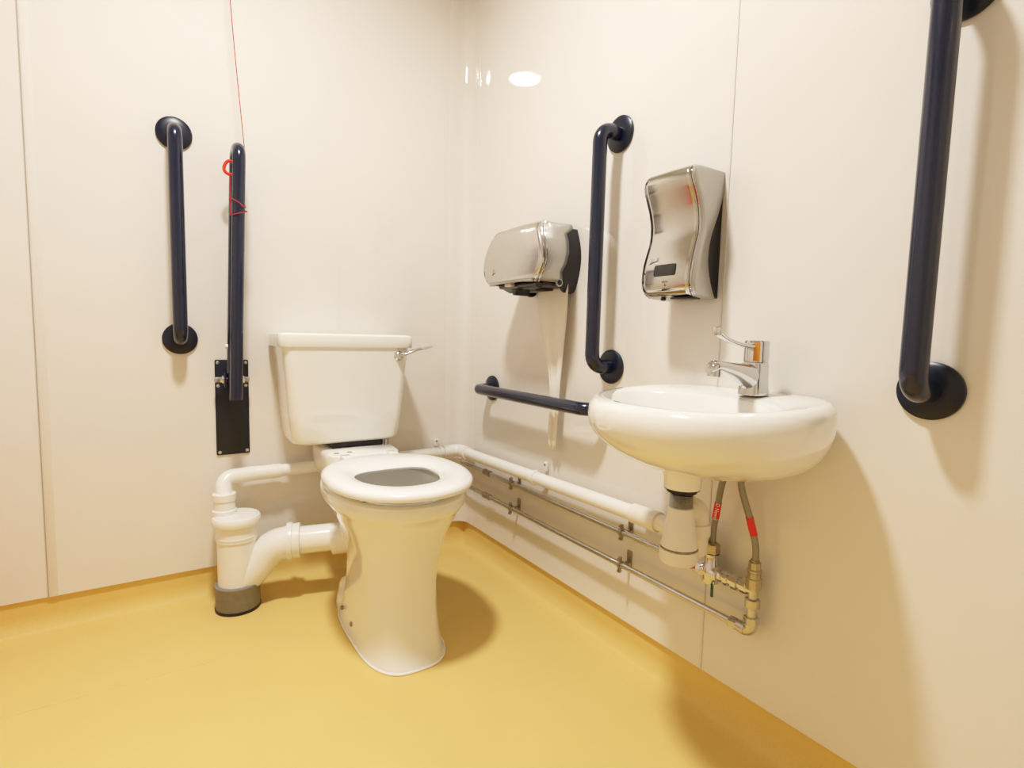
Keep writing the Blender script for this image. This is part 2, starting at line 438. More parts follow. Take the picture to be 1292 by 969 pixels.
# ---------------------------------------------------------------- basin waste pipe (runs along both walls)
waste = thing('waste_pipe', 'white plastic waste pipe running round the corner above the metal pipes', 'pipe', (-0.045, -0.045, 0.40))
WZ0, WZ1 = 0.402, 0.424     # slight fall
wx = -0.047
bm = new(); tube(bm, [(wx, -0.075, WZ0), (wx, -0.99, WZ1-0.002)], 0.0195, 24); obj('pipe_run', bm, M['pvc'], waste)
bm = new(); tube(bm, [(-0.085, wx, WZ0), (-0.775, wx, 0.398)], 0.0195, 24); obj('pipe_run', bm, M['pvc'], waste)
bm = new(); tube(bm, fillet([(wx, -0.118, WZ0), (wx, wx, WZ0), (-0.118, wx, WZ0)], 0.028), 0.0245, 24); obj('elbow', bm, M['pvc'], waste)
bm = new(); tube(bm, [(wx, -0.975, WZ1-0.002), (wx, -1.055, WZ1-0.001)], 0.0245, 24); tube(bm, [(wx, -1.05, WZ1-0.001), (wx, -1.13, WZ1)], 0.0195, 24); obj('coupling', bm, M['pvc2'], waste)
bm = new(); tube(bm, [(-0.700, wx, 0.398), (-0.790, wx, 0.398)], 0.0225, 24); tube(bm, [(-0.722, wx, 0.398), (-0.727, wx, 0.398)], 0.024, 24); obj('coupling', bm, M['pvc'], waste)
bm = new(); tube(bm, fillet([(-0.782, wx, 0.398), (QX, wx-0.012, 0.397), (QX, QY, 0.345)], {'d': 0.03, 1: 0.045}, 10), 0.0235, 24); obj('elbow', bm, M['pvc'], waste)
def wclip(p, along):
    """saddle clip around the waste pipe; along = 'x' or 'y'"""
    bm = new()
    if along == 'y':
        x, y, z = p
        lathe(bm, [(0.0205, -0.007), (0.0232, -0.007), (0.0232, 0.007), (0.0205, 0.007)], p, (0, 1, 0), 28)
        box(bm, (-0.012, y-0.008, z+0.015), (-0.0005, y+0.008, z+0.046), 0.003)
        box(bm, (-0.012, y-0.008, z-0.040), (-0.0005, y+0.008, z-0.015), 0.003)
        c = obj('pipe_clip', bm, M['pvc'], waste)
        for dz in (0.037, -0.033):
            b2 = new(); lathe(b2, [(0.0042, 0), (0.0042, 0.0015), (0.002, 0.002)], (-0.012, y, z+dz), (-1, 0, 0), 12); sub(c, obj('screw', b2, M['zinc']))
    else:
        x, y, z = p
        lathe(bm, [(0.0205, -0.007), (0.0232, -0.007), (0.0232, 0.007), (0.0205, 0.007)], p, (1, 0, 0), 28)
        box(bm, (x-0.008, -0.012, z+0.015), (x+0.008, -0.0005, z+0.044), 0.003)
        c = obj('pipe_clip', bm, M['pvc'], waste)
        b2 = new(); lathe(b2, [(0.0042, 0), (0.0042, 0.0015), (0.002, 0.002)], (x, -0.012, z+0.036), (0, -1, 0), 12); sub(c, obj('screw', b2, M['zinc']))
wclip((wx, -0.560, WZ0+0.011), 'y')
wclip((-0.128, wx, WZ0), 'x')

# ---------------------------------------------------------------- water pipes
def waterpipe(z, y_end, label, clips, coup, extra):
    x = -0.034
    t = thing('water_pipe', label, 'pipe', (x, -0.06, z), 'bare metal water pipes low on the right wall')
    bm = new(); tube(bm, [(x, -0.05, z), (x, y_end, z)], 0.0078, 16); obj('pipe_run', bm, M['pipe'], t)
    for y in coup:
        bm = new(); lathe(bm, [(0.008, -0.020), (0.0115, -0.019), (0.0115, -0.010), (0.0095, -0.009), (0.0095, 0.009), (0.0115, 0.010), (0.0115, 0.019), (0.008, 0.020)], (x, y, z), (0, 1, 0), 14)
        obj('coupling', bm, M['zinc'], t)
    for y in clips:
        bm = new()
        lathe(bm, [(0.0081, -0.004), (0.0108, -0.004), (0.0108, 0.004), (0.0081, 0.004)], (x, y, z), (0, 1, 0), 18)
        box(bm, (x-0.006, y-0.004, z+0.009), (x+0.002, y+0.004, z+0.021), 0.001)
        box(bm, (x-0.006, y-0.004, z-0.021), (x+0.002, y+0.004, z-0.009), 0.001)
        lathe(bm, [(0.0035, 0), (0.0035, 0.003)], (x-0.006, y, z+0.016), (-1, 0, 0), 10)
        lathe(bm, [(0.0035, 0), (0.0035, 0.003)], (x-0.006, y, z-0.016), (-1, 0, 0), 10)
        lathe(bm, [(0.004, 0), (0.004, 0.021)], (x+0.009, y, z), (1, 0, 0), 12)
        box(bm, (-0.0035, y-0.008, z-0.014), (-0.0002, y+0.008, z+0.030), 0.001)
        obj('pipe_clip', bm, M['zinc'], t)
    return t
ZU, ZL = 0.3545, 0.268
wpu = waterpipe(ZU, -1.160, 'upper of the two metal water pipes, ending in valve below basin', (-0.405, -0.925), (-0.245,), None)
wpl = waterpipe(ZL, -1.268, 'lower of the two metal water pipes, ending in elbow that turns up to hose', (-0.405, -0.925), (-0.245,), None)
# lower pipe's elbow and riser
x = -0.034; YR = -1.292
bm = new(); lathe(bm, [(0.0125, 0), (0.0135, 0.002), (0.0135, 0.016), (0.011, 0.018)], (x, -1.246, ZL), (0, -1, 0), 6)
lathe(bm, [(0.0115, 0.014), (0.0115, 0.028), (0.0135, 0.030), (0.0135, 0.036)], (x, -1.246, ZL), (0, -1, 0), 18)
tube(bm, fillet([(x, -1.268, ZL), (x, YR, ZL), (x, YR, ZL+0.026)], 0.011, 6), 0.0125, 18)
lathe(bm, [(0.0145, 0.016), (0.0150, 0.018), (0.0150, 0.030), (0.012, 0.032)], (x, YR, ZL), (0, 0, 1), 6)
obj('elbow', bm, M['pipe'], wpl)
bm = new(); tube(bm, [(x, YR, ZL+0.02), (x, YR, 0.372)], 0.0095, 18)
lathe(bm, [(0.0135, 0.0), (0.0145, 0.002), (0.0145, 0.018), (0.0115, 0.02)], (x, YR, 0.318), (0, 0, 1), 18)
obj('riser', bm, M['pipe'], wpl)
bm = new(); lathe(bm, [(0.0125, 0), (0.0155, 0.001), (0.0155, 0.022), (0.013, 0.024), (0.0125, 0.034), (0.0145, 0.036), (0.0145, 0.040), (0.012, 0.042), (0.012, 0.056)], (x, YR, 0.357), (0, 0, 1), 8)
obj('brass_adaptor', bm, M['brass'], wpl)
# valve chain on the upper pipe
valve = thing('isolating_valve', 'chromed mixing valve assembly joining upper pipe to the riser', 'valve', (x, -1.2, ZU))
bm = new(); lathe(bm, [(0.010, 0), (0.0135, 0.001), (0.0135, 0.010), (0.010, 0.012), (0.0115, 0.014), (0.0115, 0.026), (0.016, 0.028), (0.016, 0.040), (0.013, 0.042)], (x, -1.136, ZU), (0, -1, 0), 8)
obj('inlet_nut', bm, M['chrome'], valve)
bm = new(); box(bm, (x-0.0125, -1.160, ZU-0.005), (x-0.010, -1.151, ZU+0.004), 0.0008); obj('red_marker', bm, M['redtag'], valve)
bm = new(); lathe(bm, [(0.012, 0), (0.018, 0.002), (0.019, 0.010), (0.019, 0.034), (0.016, 0.040), (0.012, 0.042)], (x, -1.174, ZU), (0, -1, 0), 24)
lathe(bm, [(0.018, -0.022), (0.019, -0.018), (0.019, 0.012), (0.0155, 0.018), (0.015, 0.040), (0.0165, 0.042)], (x, -1.193, ZU), (0, 0, 1), 24)
obj('valve_body', bm, M['chrome'], valve)
bm = new(); lathe(bm, [(0.012, 0), (0.0165, 0.001), (0.0165, 0.020), (0.012, 0.022)], (x, -1.193, ZU+0.042), (0, 0, 1), 6); obj('hose_nut', bm, M['brass'], valve)
bm = new(); lathe(bm, [(0.013, 0), (0.013, 0.012), (0.0105, 0.014), (0.0105, 0.018), (0.015, 0.020), (0.015, 0.028), (0.012, 0.030), (0.012, 0.036),
                        (0.0155, 0.038), (0.0155, 0.050), (0.011, 0.052), (0.011, 0.056), (0.0145, 0.058), (0.0145, 0.070), (0.011, 0.074), (0.009, 0.084)],
                       (x, -1.210, ZU), (0, -1, 0), 10)
obj('union_fittings', bm, M['chrome'], valve)
bm = new(); box(bm, (x-0.0165, -1.2125, ZU-0.047), (x-0.0145, -1.2055, ZU-0.020), 0.001)
tube(bm, [(x-0.012, -1.2055, ZU-0.014), (x-0.0155, -1.209, ZU-0.026)], 0.0015, 8)
obj('lever_tab', bm, M['green'], valve)

def hose(path, label, text, nutbottom):
    t = thing('flexible_hose', label, 'hose', path[0])
    pts = [V(p) for p in catmull(path, 40)]
    bm = new(); tube(bm, pts, 0.0066, 16); obj('braid', bm, M['hose'], t)
    bm = new(); tube(bm, pts[0:4], 0.0085, 16); obj('ferrule', bm, M['zinc'], t)
    # red label band roughly half way
    k0, k1 = nutbottom
    bm = new(); tube(bm, pts[k0:k1], 0.0075, 16); lab = obj('label_band', bm, M['redtag'], t)
    if text:
        cu = bpy.data.curves.new('label_text', 'FONT'); cu.body = text; cu.size = 0.0112; cu.align_x = 'CENTER'; cu.align_y = 'CENTER'; cu.extrude = 0.0001
        to = bpy.data.objects.new('label_text', cu); C.objects.link(to)
        bpy.context.view_layer.update()
        me = bpy.data.meshes.new_from_object(to.evaluated_get(bpy.context.evaluated_depsgraph_get()))
        mid = (pts[k0]+pts[k1-1])/2; u = (pts[k0]-pts[k1-1]).normalized()   # reads downwards
        nn = V((-0.85, -0.5, 0.0)); nn = (nn-u*nn.dot(u)).normalized(); vv = nn.cross(u)
        mtx = Matrix((u, vv, nn)).transposed().to_4x4(); mtx.translation = mid+nn*0.0078
        me.transform(mtx); me.materials.clear(); me.materials.append(M['white'])
        bpy.data.objects.remove(to)
        o = bpy.data.objects.new('label_text', me); C.objects.link(o); sub(lab, o)
    return t
hose([(x, -1.193, ZU+0.060), (x-0.003, -1.196, ZU+0.095), (x-0.010, -1.207, 0.505), (x-0.025, -1.226, 0.565), (-0.060, -1.248, 0.618)],
     'braided steel hose with printed red band, nearer the bottle trap', 'D Newal', (15, 22))
hose([(x, YR, 0.410), (x-0.001, YR, 0.445), (x-0.008, -1.280, 0.500), (x-0.022, -1.266, 0.565), (-0.045, -1.256, 0.618)],
     'braided steel hose with plain red band, right of the other hose', None, (14, 21))

# ---------------------------------------------------------------- basin
BY = -1.238
basin = thing('wash_basin', 'white wall-hung oval wash basin with rounded front', 'basin', (0, BY, 0.72))
def bring(hw, xf, z, n=80, e=2.35, xb=0.0, er=5.0, sp=0.42):
    """D-shaped ring: back flat on the wall (x=xb), rounded front at x=-xf"""
    xs = xb - (xf+xb)*sp if False else -xf*sp
    out = []
    for k in range(n):
        a = 2*PI*k/n; c, s = math.cos(a), math.sin(a)     # c -> y, s -> x
        ee = er if s > 0 else e
        y = math.copysign(abs(c)**(2/ee), c)*hw
        xx = math.copysign(abs(s)**(2/ee), s)*((xb-xs) if s > 0 else (xs+xf))
        out.append(V((xs+xx, BY+y, z)))
    return out
bm = new(); rg = []
for (z, hw, xf, e) in [(0.602, 0.06, 0.19, 2.1), (0.6045, 0.10, 0.225, 2.1), (0.614, 0.142, 0.262, 2.1), (0.634, 0.175, 0.302, 2.1), (0.657, 0.195, 0.329, 2.15),
                   (0.680, 0.208, 0.347, 2.2), (0.700, 0.2145, 0.356, 2.2), (0.722, 0.217, 0.360, 2.2), (0.738, 0.215, 0.357, 2.2), (0.749, 0.208, 0.350, 2.2), (0.7535, 0.200, 0.341, 2.2)]:
    rg.append(bring(hw, xf, z, e=e, er=3.0))
rg.append(bring(0.190, 0.330, 0.7537, xb=-0.004, er=3.0))
# inner bowl, set forward of a tap ledge
def inring(hw, x0, x1, z, e=2.3, n=80):
    xc = (x0+x1)/2; hx = (x1-x0)/2
    out = []
    for k in range(n):
        a = 2*PI*k/n; c, s = math.cos(a), math.sin(a)
        out.append(V((xc+math.copysign(abs(s)**(2/e), s)*hx, BY+math.copysign(abs(c)**(2/e), c)*hw, z)))
    return out
for (z, hw, x0, x1) in [(0.7515, 0.184, -0.326, -0.104), (0.745, 0.178, -0.320, -0.110), (0.72, 0.168, -0.312, -0.117), (0.68, 0.150, -0.295, -0.128), (0.65, 0.115, -0.270, -0.14),
                        (0.637, 0.06, -0.235, -0.165), (0.632, 0.022, -0.218, -0.182)]:
    rg.append(inring(hw, x0, x1, z))
loft(bm, rg, cap0=True, cap1=True)
# boss around the waste outlet
for v in bm.verts:
    k_ = max(0.0, min(1.0, (v.co.z-0.62)/0.08)); v.co.z -= 0.017*k_*(-v.co.x/0.36)
lathe(bm, [(0.034, 0.575), (0.0365, 0.600), (0.050, 0.620)], (-0.200, BY+0.001, 0), (0, 0, 1), 32)
bowl = obj('bowl', bm, M['ceramic'], basin, 45)
bm = new(); lathe(bm, [(0.0335, 0.573), (0.0335, 0.5755)], (-0.200, BY+0.001, 0), (0, 0, 1), 32); obj('waste_washer', bm, M['black'], basin)
bm = new(); lathe(bm, [(0.028, 0.567), (0.028, 0.574)], (-0.200, BY+0.001, 0), (0, 0, 1), 32); obj('waste_washer', bm, M['black'], basin)
bm = new(); lathe(bm, [(0.020, 0.6325), (0.022, 0.6335), (0.020, 0.6345), (0.012, 0.6335)], (-0.200, BY, 0), (0, 0, 1), 24); obj('waste_grid', bm, M['chrome'], basin)
bm = new()
pr = []
for k in range(11): pr += [(0.0215, 0.532+k*0.003), (0.0202, 0.5335+k*0.003)]
lathe(bm, pr, (-0.200, BY+0.001, 0), (0, 0, 1), 28); obj('waste_thread', bm, M['thread'], basin)

# tap
tap = thing('basin_tap', 'chrome lever mixer tap standing on the basin ledge', 'tap', (-0.075, BY, 0.752))
TY = -1.290; tx = -0.075
bm = new(); rg = []
for (z, hx, hy, dx) in [(0.7515, 0.0255, 0.0215, 0), (0.756, 0.0255, 0.0215, 0), (0.775, 0.0235, 0.0205, 0.0), (0.795, 0.0225, 0.020, 0.001), (0.812, 0.0215, 0.0195, 0.002)]:
    rg.append(rrect(tx+dx, TY, hx, hy, z, 0.012, 5))
loft(bm, rg, cap0=True, cap1=True)
# spout: flat, rising slightly then nose
sp = [(tx-0.004, 0.783, 0.020, 0.028), (tx-0.030, 0.790, 0.0185, 0.0205), (tx-0.060, 0.798, 0.0165, 0.0145), (tx-0.090, 0.804, 0.0148, 0.0112), (tx-0.115, 0.808, 0.0135, 0.0095), (tx-0.128, 0.806, 0.0125, 0.010), (tx-0.136, 0.802, 0.008, 0.007)]
secs = []
for (X_, Z_, hy, hz) in catmull(sp, 20):
    secs.append([V((X_+0.25*hz*math.sin(a), TY+hy*math.copysign(abs(math.cos(a))**0.7, math.cos(a)), Z_+hz*math.sin(a))) for a in [2*PI*k/20 for k in range(20)]])
loft(bm, secs, cap0=True, cap1=True)
body = obj('tap_body', bm, M['chrome'], tap, 40)
bm = new(); lathe(bm, [(0.0115, 0), (0.0115, 0.014), (0.0095, 0.0145)], (tx-0.120, TY, 0.802), (-0.12, 0, -1), 20); obj('aerator', bm, M['chrome'], tap)
bm = new(); lathe(bm, [(0.0205, 0), (0.0205, 0.002), (0.0222, 0.003), (0.0222, 0.040), (0.0205, 0.043), (0.002, 0.044)], (tx+0.003, TY, 0.811), (0, 0, 1), 36); hd = obj('lever_head', bm, M['chrome'], tap)
lv = [(tx+0.0, 0.843, 0.013, 0.006), (tx-0.03, 0.844, 0.010, 0.0045), (tx-0.06, 0.848, 0.0085, 0.0038), (tx-0.09, 0.855, 0.0085, 0.0036), (tx-0.112, 0.863, 0.0095, 0.0036), (tx-0.120, 0.868, 0.0095, 0.0036)]
bm = new(); secs = []
for (X_, Z_, hy, hz) in catmull(lv, 18):
    secs.append([V((X_, TY+hy*math.copysign(abs(math.cos(a))**0.6, math.cos(a)), Z_+hz*math.sin(a))) for a in [2*PI*k/16 for k in range(16)]])
loft(bm, secs, cap0=True, cap1=True)
box(bm, (tx-0.1235, TY-0.0095, 0.861), (tx-0.1185, TY+0.0095, 0.877), 0.002)
obj('lever', bm, M['chrome'], tap)
bm = new(); bmv = []
for k in range(7):
    a = PI*1.10 + k*0.085
    bmv.append(V((tx+0.003+0.0226*math.cos(a), TY+0.0226*math.sin(a), 0)))
loft(bm, [[V((p.x, p.y, 0.816)) for p in bmv], [V((p.x, p.y, 0.850)) for p in bmv]], closed=False)
sub(hd, obj('amber_strip', bm, M['orange']))

# ---------------------------------------------------------------- bottle trap
trap = thing('bottle_trap', 'white plastic bottle trap hanging under the basin outlet', 'trap', (-0.20, BY+0.001, 0.44))
o3 = (-0.200, BY+0.001, 0)
bm = new(); lathe(bm, [(0.018, 0.539), (0.0235, 0.537), (0.0245, 0.534), (0.0245, 0.516), (0.0265, 0.512), (0.031, 0.478), (0.0345, 0.462), (0.034, 0.461)], o3, (0, 0, 1), 36)
obj('trap_body', bm, M['pvc2'], trap)
bm = new(); lathe(bm, [(0.0335, 0.4605), (0.0352, 0.4600), (0.0352, 0.4585), (0.0335, 0.458)], o3, (0, 0, 1), 36); obj('seal_ring', bm, M['zinc'], trap)
bm = new(); lathe(bm, [(0.0335, 0.458), (0.0358, 0.457), (0.0365, 0.440), (0.034, 0.432), (0.028, 0.428), (0.01, 0.427)], o3, (0, 0, 1), 36); obj('trap_cup', bm, M['pvc2'], trap)
bm = new(); tube(bm, fillet([(-0.195, BY+0.004, 0.520), (-0.118, BY+0.024, 0.520), (-0.118, BY+0.024, 0.423)], 0.032), 0.0225, 24)
tube(bm, fillet([(-0.118, BY+0.024, 0.47), (-0.118, BY+0.024, 0.424), (wx, BY+0.075, 0.4235), (wx, -1.12, 0.4235)], {'d': 0.03}), 0.0205, 24)
obj('outlet_bend', bm, M['pvc2'], trap)
bm = new(); lathe(bm, [(0.0225, 0), (0.0285, 0.001), (0.0285, 0.020), (0.0225, 0.022)], (-0.170, BY+0.014, 0.520), (0.077, 0.036, 0), 28); obj('outlet_nut', bm, M['pvc2'], trap)
bm = new(); lathe(bm, [(0.0225, 0), (0.0265, 0.001), (0.0265, 0.024), (0.0225, 0.026)], (-0.118, BY+0.024, 0.485), (0, 0, -1), 28); obj('outlet_nut', bm, M['pvc2'], trap)

# ---------------------------------------------------------------- grab rails
RB = 0.0185
def rail(p0, p1, n, label, group, bend=0.042):
    """p0,p1: flange centres on the wall, n: wall normal"""
    p0, p1, n = V(p0), V(p1), V(n)
    t = thing('grab_rail', label, 'grab rail', p0, group)
    so = 0.072
    bm = new(); tube(bm, fillet([p0+n*0.002, p0+n*so, p1+n*so, p1+n*0.002], bend, 12), RB, 28); obj('bar', bm, M['navy'], t)
    for p in (p0, p1):
        bm = new(); lathe(bm, [(0.045, 0), (0.046, 0.002), (0.0455, 0.006), (0.041, 0.0095), (0.025, 0.011), (0.019, 0.0115)], p+n*0.0005, n, 40); obj('wall_flange', bm, M['navyflat'], t)
    return t
G = 'dark blue grab rails fixed to the walls'
rail((-0.967, 0, 0.820), (-0.967, 0, 1.411), (0, -1, 0), 'vertical dark blue grab rail left of the hinged rail and toilet', G)
rail((0, -0.828, 0.776), (0, -0.828, 1.381), (-1, 0, 0), 'vertical dark blue grab rail between the two silver dispensers', G)
rail((0, -1.545, 0.781), (0, -1.545, 1.381), (-1, 0, 0), 'large near vertical dark blue grab rail right of the basin', G)
rail((0, -0.215, 0.661), (0, -0.815, 0.661), (-1, 0, 0), 'horizontal dark blue grab rail running behind the basin', G)

# ---------------------------------------------------------------- hinged drop-down rail (raised)
hx0, hx1 = -0.835, -0.813
hr = thing('hinged_support_rail', 'dark blue hinged support rail folded upright on wall plate beside cistern', 'grab rail', (-0.832, 0, 0.608))
bm = new(); box(bm, (-0.879, -0.006, 0.457), (-0.785, -0.0003, 0.757), 0.004)
pl = obj('wall_plate', bm, M['navyflat'], hr)
for (px, pz) in ((-0.871, 0.748), (-0.793, 0.748), (-0.871, 0.676), (-0.793, 0.676), (-0.870, 0.466), (-0.793, 0.467)):
    bm = new(); lathe(bm, [(0.005, 0), (0.005, 0.0015), (0.002, 0.003)], (px, -0.006, pz), (0, -1, 0), 14); sub(pl, obj('screw', bm, M['satin']))
bm = new(); RT = 0.0172
def hxz(z): return hx0 + (hx1-hx0)*(z-0.645)/(1.39-0.645)
tube(bm, fillet([(hxz(0.69), -0.048, 0.685), (hxz(1.385), -0.048, 1.374), (hxz(1.385), -0.134, 1.374), (hxz(0.645), -0.134, 0.645)], 0.040, 12), RT, 24)
obj('folding_arm', bm, M['navy'], hr)
bm = new(); tube(bm, [(-0.868, -0.040, 0.697), (-0.800, -0.040, 0.697)], 0.009, 16)
for s in (-0.861, -0.804): lathe(bm, [(0.013, -0.002), (0.013, 0.002)], (s, -0.040, 0.697), (1, 0, 0), 20)
obj('pivot_rod', bm, M['chrome'], hr)
for (s, dd) in ((-0.880, 1), (-0.790, -1)):
    bm = new(); lathe(bm, [(0.006, -0.003), (0.009, 0), (0.009, 0.010), (0.007, 0.013)], (s, -0.040, 0.697), (dd, 0, 0), 6); obj('pivot_nut', bm, M['satin'], hr)
for q in (-0.857, -0.816):
    bm = new(); box(bm, (q, -0.060, 0.676), (q+0.005, -0.003, 0.718), 0.002); obj('hinge_lug', bm, M['navyflat'], hr)
bm = new(); box(bm, (-0.842, -0.125, 0.690), (-0.827, -0.055, 0.715), 0.002); obj('link_block', bm, M['navyflat'], hr)
bm = new(); lathe(bm, [(0.007, 0), (0.007, 0.006), (0.004, 0.008)], (hxz(0.82)-RT+0.001, -0.052, 0.800), (-1, 0, 0), 12); obj('rubber_stop', bm, M['pvc'], hr)

# ---------------------------------------------------------------- emergency pull cord
pc = thing('pull_cord', 'thin red emergency pull cord looped round the folded rail', 'cord', (-0.857, -0.11, H))
bm = new()
cx = -0.822
cp = [(-0.857, -0.11, H-0.02), (-0.828, -0.112, 1.80), (-0.800, -0.114, 1.405), (-0.7965, -0.118, 1.36), (-0.7975, -0.112, 1.29), (-0.799, -0.110, 1.225),
      (-0.803, -0.155, 1.198), (cx, -0.156, 1.212), (-0.841, -0.140, 1.222), (-0.832, -0.112, 1.212), (-0.805, -0.112, 1.200), (-0.797, -0.140, 1.191),
      (-0.806, -0.153, 1.186), (cx, -0.1545, 1.180), (-0.8415, -0.138, 1.176), (-0.835, -0.100, 1.20), (-0.834, -0.093, 1.30)]
tube(bm, catmull(cp, 110), 0.0012, 8); obj('cord', bm, M['cord'], pc)
bm = new()
rp = []
for k in range(48):
    a = 2*PI*k/48; q = 0.0165*(1+0.06*math.cos(3*(a-PI/2)))
    rp.append(V((-0.8335+q*math.cos(a)*0.95, -0.094, 1.317+q*math.sin(a)*1.15)))
secs = [[p + (V((math.cos(2*PI*i/48), 0, math.sin(2*PI*i/48)))*math.cos(b) + V((0, 1, 0))*math.sin(b))*0.0046 for b in [2*PI*j/10 for j in range(10)]] for i, p in enumerate(rp)]
secs.append(secs[0]); loft(bm, secs); bmesh.ops.remove_doubles(bm, verts=bm.verts, dist=1e-6)
obj('pull_ring', bm, M['red'], pc)
bm = new(); lathe(bm, [(0.042, 0), (0.042, 0.022), (0.035, 0.030), (0.004, 0.032)], (-0.857, -0.11, H-0.0005), (0, 0, -1), 28); obj('ceiling_rose', bm, M['pvc'], pc)

# ---------------------------------------------------------------- roll-towel dispenser
TDY = -0.562
td = thing('towel_dispenser', 'silver roll towel dispenser with black back, paper hanging from it', 'dispenser', (0, TDY, 1.08))
lv = [(1.1745, -0.090, 0.098), (1.1710, -0.122, 0.108), (1.163, -0.139, 0.114), (1.145, -0.149, 0.124), (1.12, -0.155, 0.140), (1.09, -0.158, 0.152),
      (1.06, -0.160, 0.156), (1.035, -0.161, 0.147), (1.015, -0.161, 0.130), (1.006, -0.154, 0.116)]
def hwb(z): return 0.100 + 0.024*math.sin(PI*max(0, min(1, (z-0.985)/0.185)))
def plan(xf, hf, hb, z, xb, rad=0.016, n=6):
    """open section from back-left round the front to back-right"""
    out = [V((xb, TDY+hb, z))]
    for k in range(1, 5):
        t = k/5; out.append(V((xb+(xf+rad-xb)*t, TDY+hb+(hf-hb)*math.sin(t*PI/2), z)))
    for k in range(n+1):
        a = k/n*PI/2; out.append(V((xf+rad-rad*math.sin(a), TDY+hf-rad+rad*math.cos(a), z)))
    for k in range(1, 8):
        t = k/8; out.append(V((xf-0.006*math.sin(t*PI), TDY+(hf-rad)*(1-2*t), z)))
    for k in range(n+1):
        a = (1-k/n)*PI/2; out.append(V((xf+rad-rad*math.sin(a), TDY-hf+rad-rad*math.cos(a), z)))
    for k in range(4, 0, -1):
        t = k/5; out.append(V((xb+(xf+rad-xb)*t, TDY-hb-(hf-hb)*math.sin(t*PI/2), z)))
    out.append(V((xb, TDY-hb, z)))
    return out
# side shell (satin) with wavy rear edge
wav = {1.1745: -0.02, 1.171: -0.016, 1.163: -0.016, 1.145: -0.044, 1.12: -0.042, 1.09: -0.044, 1.06: -0.052, 1.035: -0.064, 1.015: -0.055, 1.006: -0.058}
bm = new(); rg = [plan(xf, hf, hwb(z), z, wav[z]) for (z, xf, hf) in lv]
z, xf, hf = lv[0]
rg = [[V((p.x*0.7-0.012, TDY+(p.y-TDY)*0.85, 1.1765)) for p in rg[0]]] + rg
z, xf, hf = lv[-1]
vr = loft(bm, rg, closed=False)
bm.faces.new(vr[0])
shell = obj('shell', bm, M['satin'], td, 55)
sm = shell.modifiers.new('thick', 'SOLIDIFY'); sm.thickness = 0.0025; sm.offset = -1
# front cover: lies just proud of the shell between two ridges
bm = new(); rg = []
for (z, xf, hf) in lv[1:]:
    full = plan(xf, hf, hwb(z), z, wav[z])
    fr = full[6:-6]
    rg.append([p+V((-0.0032, 0, 0)) for p in fr])
loft(bm, rg, closed=False)
cov = obj('front_cover', bm, M['brushed'], td, 60)
sm = cov.modifiers.new('thick', 'SOLIDIFY'); sm.thickness = 0.003; sm.offset = 0
for s in (1, -1):
    for (dx, dr, m_) in ((0.0025, 0.0040, 'chrome'), (0.0125, 0.0032, 'chrome')):
        bm = new()
        pp = [(xf+dx, TDY+s*(hf-0.003+(0.002 if dx > 0.005 else 0)), z) for (z, xf, hf) in lv[1:]]
        tube(bm, catmull(pp, 36), dr, 10); obj('edge_trim', bm, M[m_], td)
# bottom lip of the cover
bm = new(); pp = []
for k in range(13):
    t = k/12*2-1; pp.append((-0.160-0.004*(1-t*t), TDY+t*0.112, 1.0065+0.004*(1-t*t)))
tube(bm, pp, 0.0045, 10); obj('bottom_lip', bm, M['satin'], td)
# black back plate
def backplate(hw):
    P = [(0, 1.163), (-0.028, 1.162), (-0.050, 1.150), (-0.047, 1.12), (-0.050, 1.09), (-0.060, 1.06), (-0.075, 1.035), (-0.062, 1.02), (-0.055, 1.005), (-0.045, 0.992), (-0.040, 0.982),
         (-0.026, 0.980), (-0.015, 0.990), (-0.002, 1.03), (0.0, 1.07)]
    return [V((a, 0, b)) for a, b in P]
bm = new()
tab = [(0.978, -0.026, -0.016), (0.984, -0.038, -0.004), (0.995, -0.052, 0), (1.006, -0.058, 0), (1.020, -0.060, 0), (1.035, -0.066, 0), (1.06, -0.056, 0), (1.09, -0.048, 0), (1.12, -0.046, 0), (1.145, -0.047, 0), (1.163, -0.040, 0)]
tab = catmull(tab, 34)
for q in (1, -1):
    o_ = [[V((a_, TDY+q*(hwb(z_)-0.0022), z_)), V((b_-0.0004, TDY+q*(hwb(z_)+0.0008), z_)), V((b_-0.0004, TDY+q*(hwb(z_)-0.012), z_)), V((a_, TDY+q*(hwb(z_)-0.012), z_))] for (z_, a_, b_) in tab]
    loft(bm, o_, cap0=True, cap1=True)
box(bm, (-0.012, TDY-0.096, 0.992), (-0.0003, TDY+0.096, 1.16))
obj('back_plate', bm, M['black'], td, 30)
bm = new(); box(bm, (-0.132, TDY-0.100, 0.996), (-0.015, TDY+0.112, 1.022), 0.006)
pp = [V((-0.135, TDY+0.112, 1.004)), V((-0.02, TDY+0.112, 1.004)), V((-0.02, TDY+0.112, 0.990)), V((-0.09, TDY+0.112, 0.986))]
extrude_poly(bm, pp, (0, -0.15, 0), 0.003)
extrude_poly(bm, [V((-0.145, TDY-0.012, 0.992)), V((-0.145, TDY+0.020, 0.992)), V((-0.145, TDY+0.008, 0.972)), V((-0.145, TDY-0.004, 0.972))], (0.05, 0, 0), 0.002)
obj('roll_housing', bm, M['black'], td, 30)
bm = new(); tube(bm, [(-0.128, TDY-0.100, 1.0), (-0.128, TDY-0.01, 1.0)], 0.013, 20); obj('feed_roller', bm, M['darkgrey'], td)
bm = new(); box(bm, (-0.152, TDY+0.012, 0.998), (-0.135, TDY+0.045, 1.010), 0.002); obj('tear_guide', bm, M['pvc2'], td)
bm = new(); lathe(bm, [(0.0115, 0), (0.0115, 0.003), (0.0085, 0.004)], (-0.070, TDY-0.1130, 1.006), (0, -1, 0), 24)
hb = obj('hinge_boss', bm, M['satin'], td)
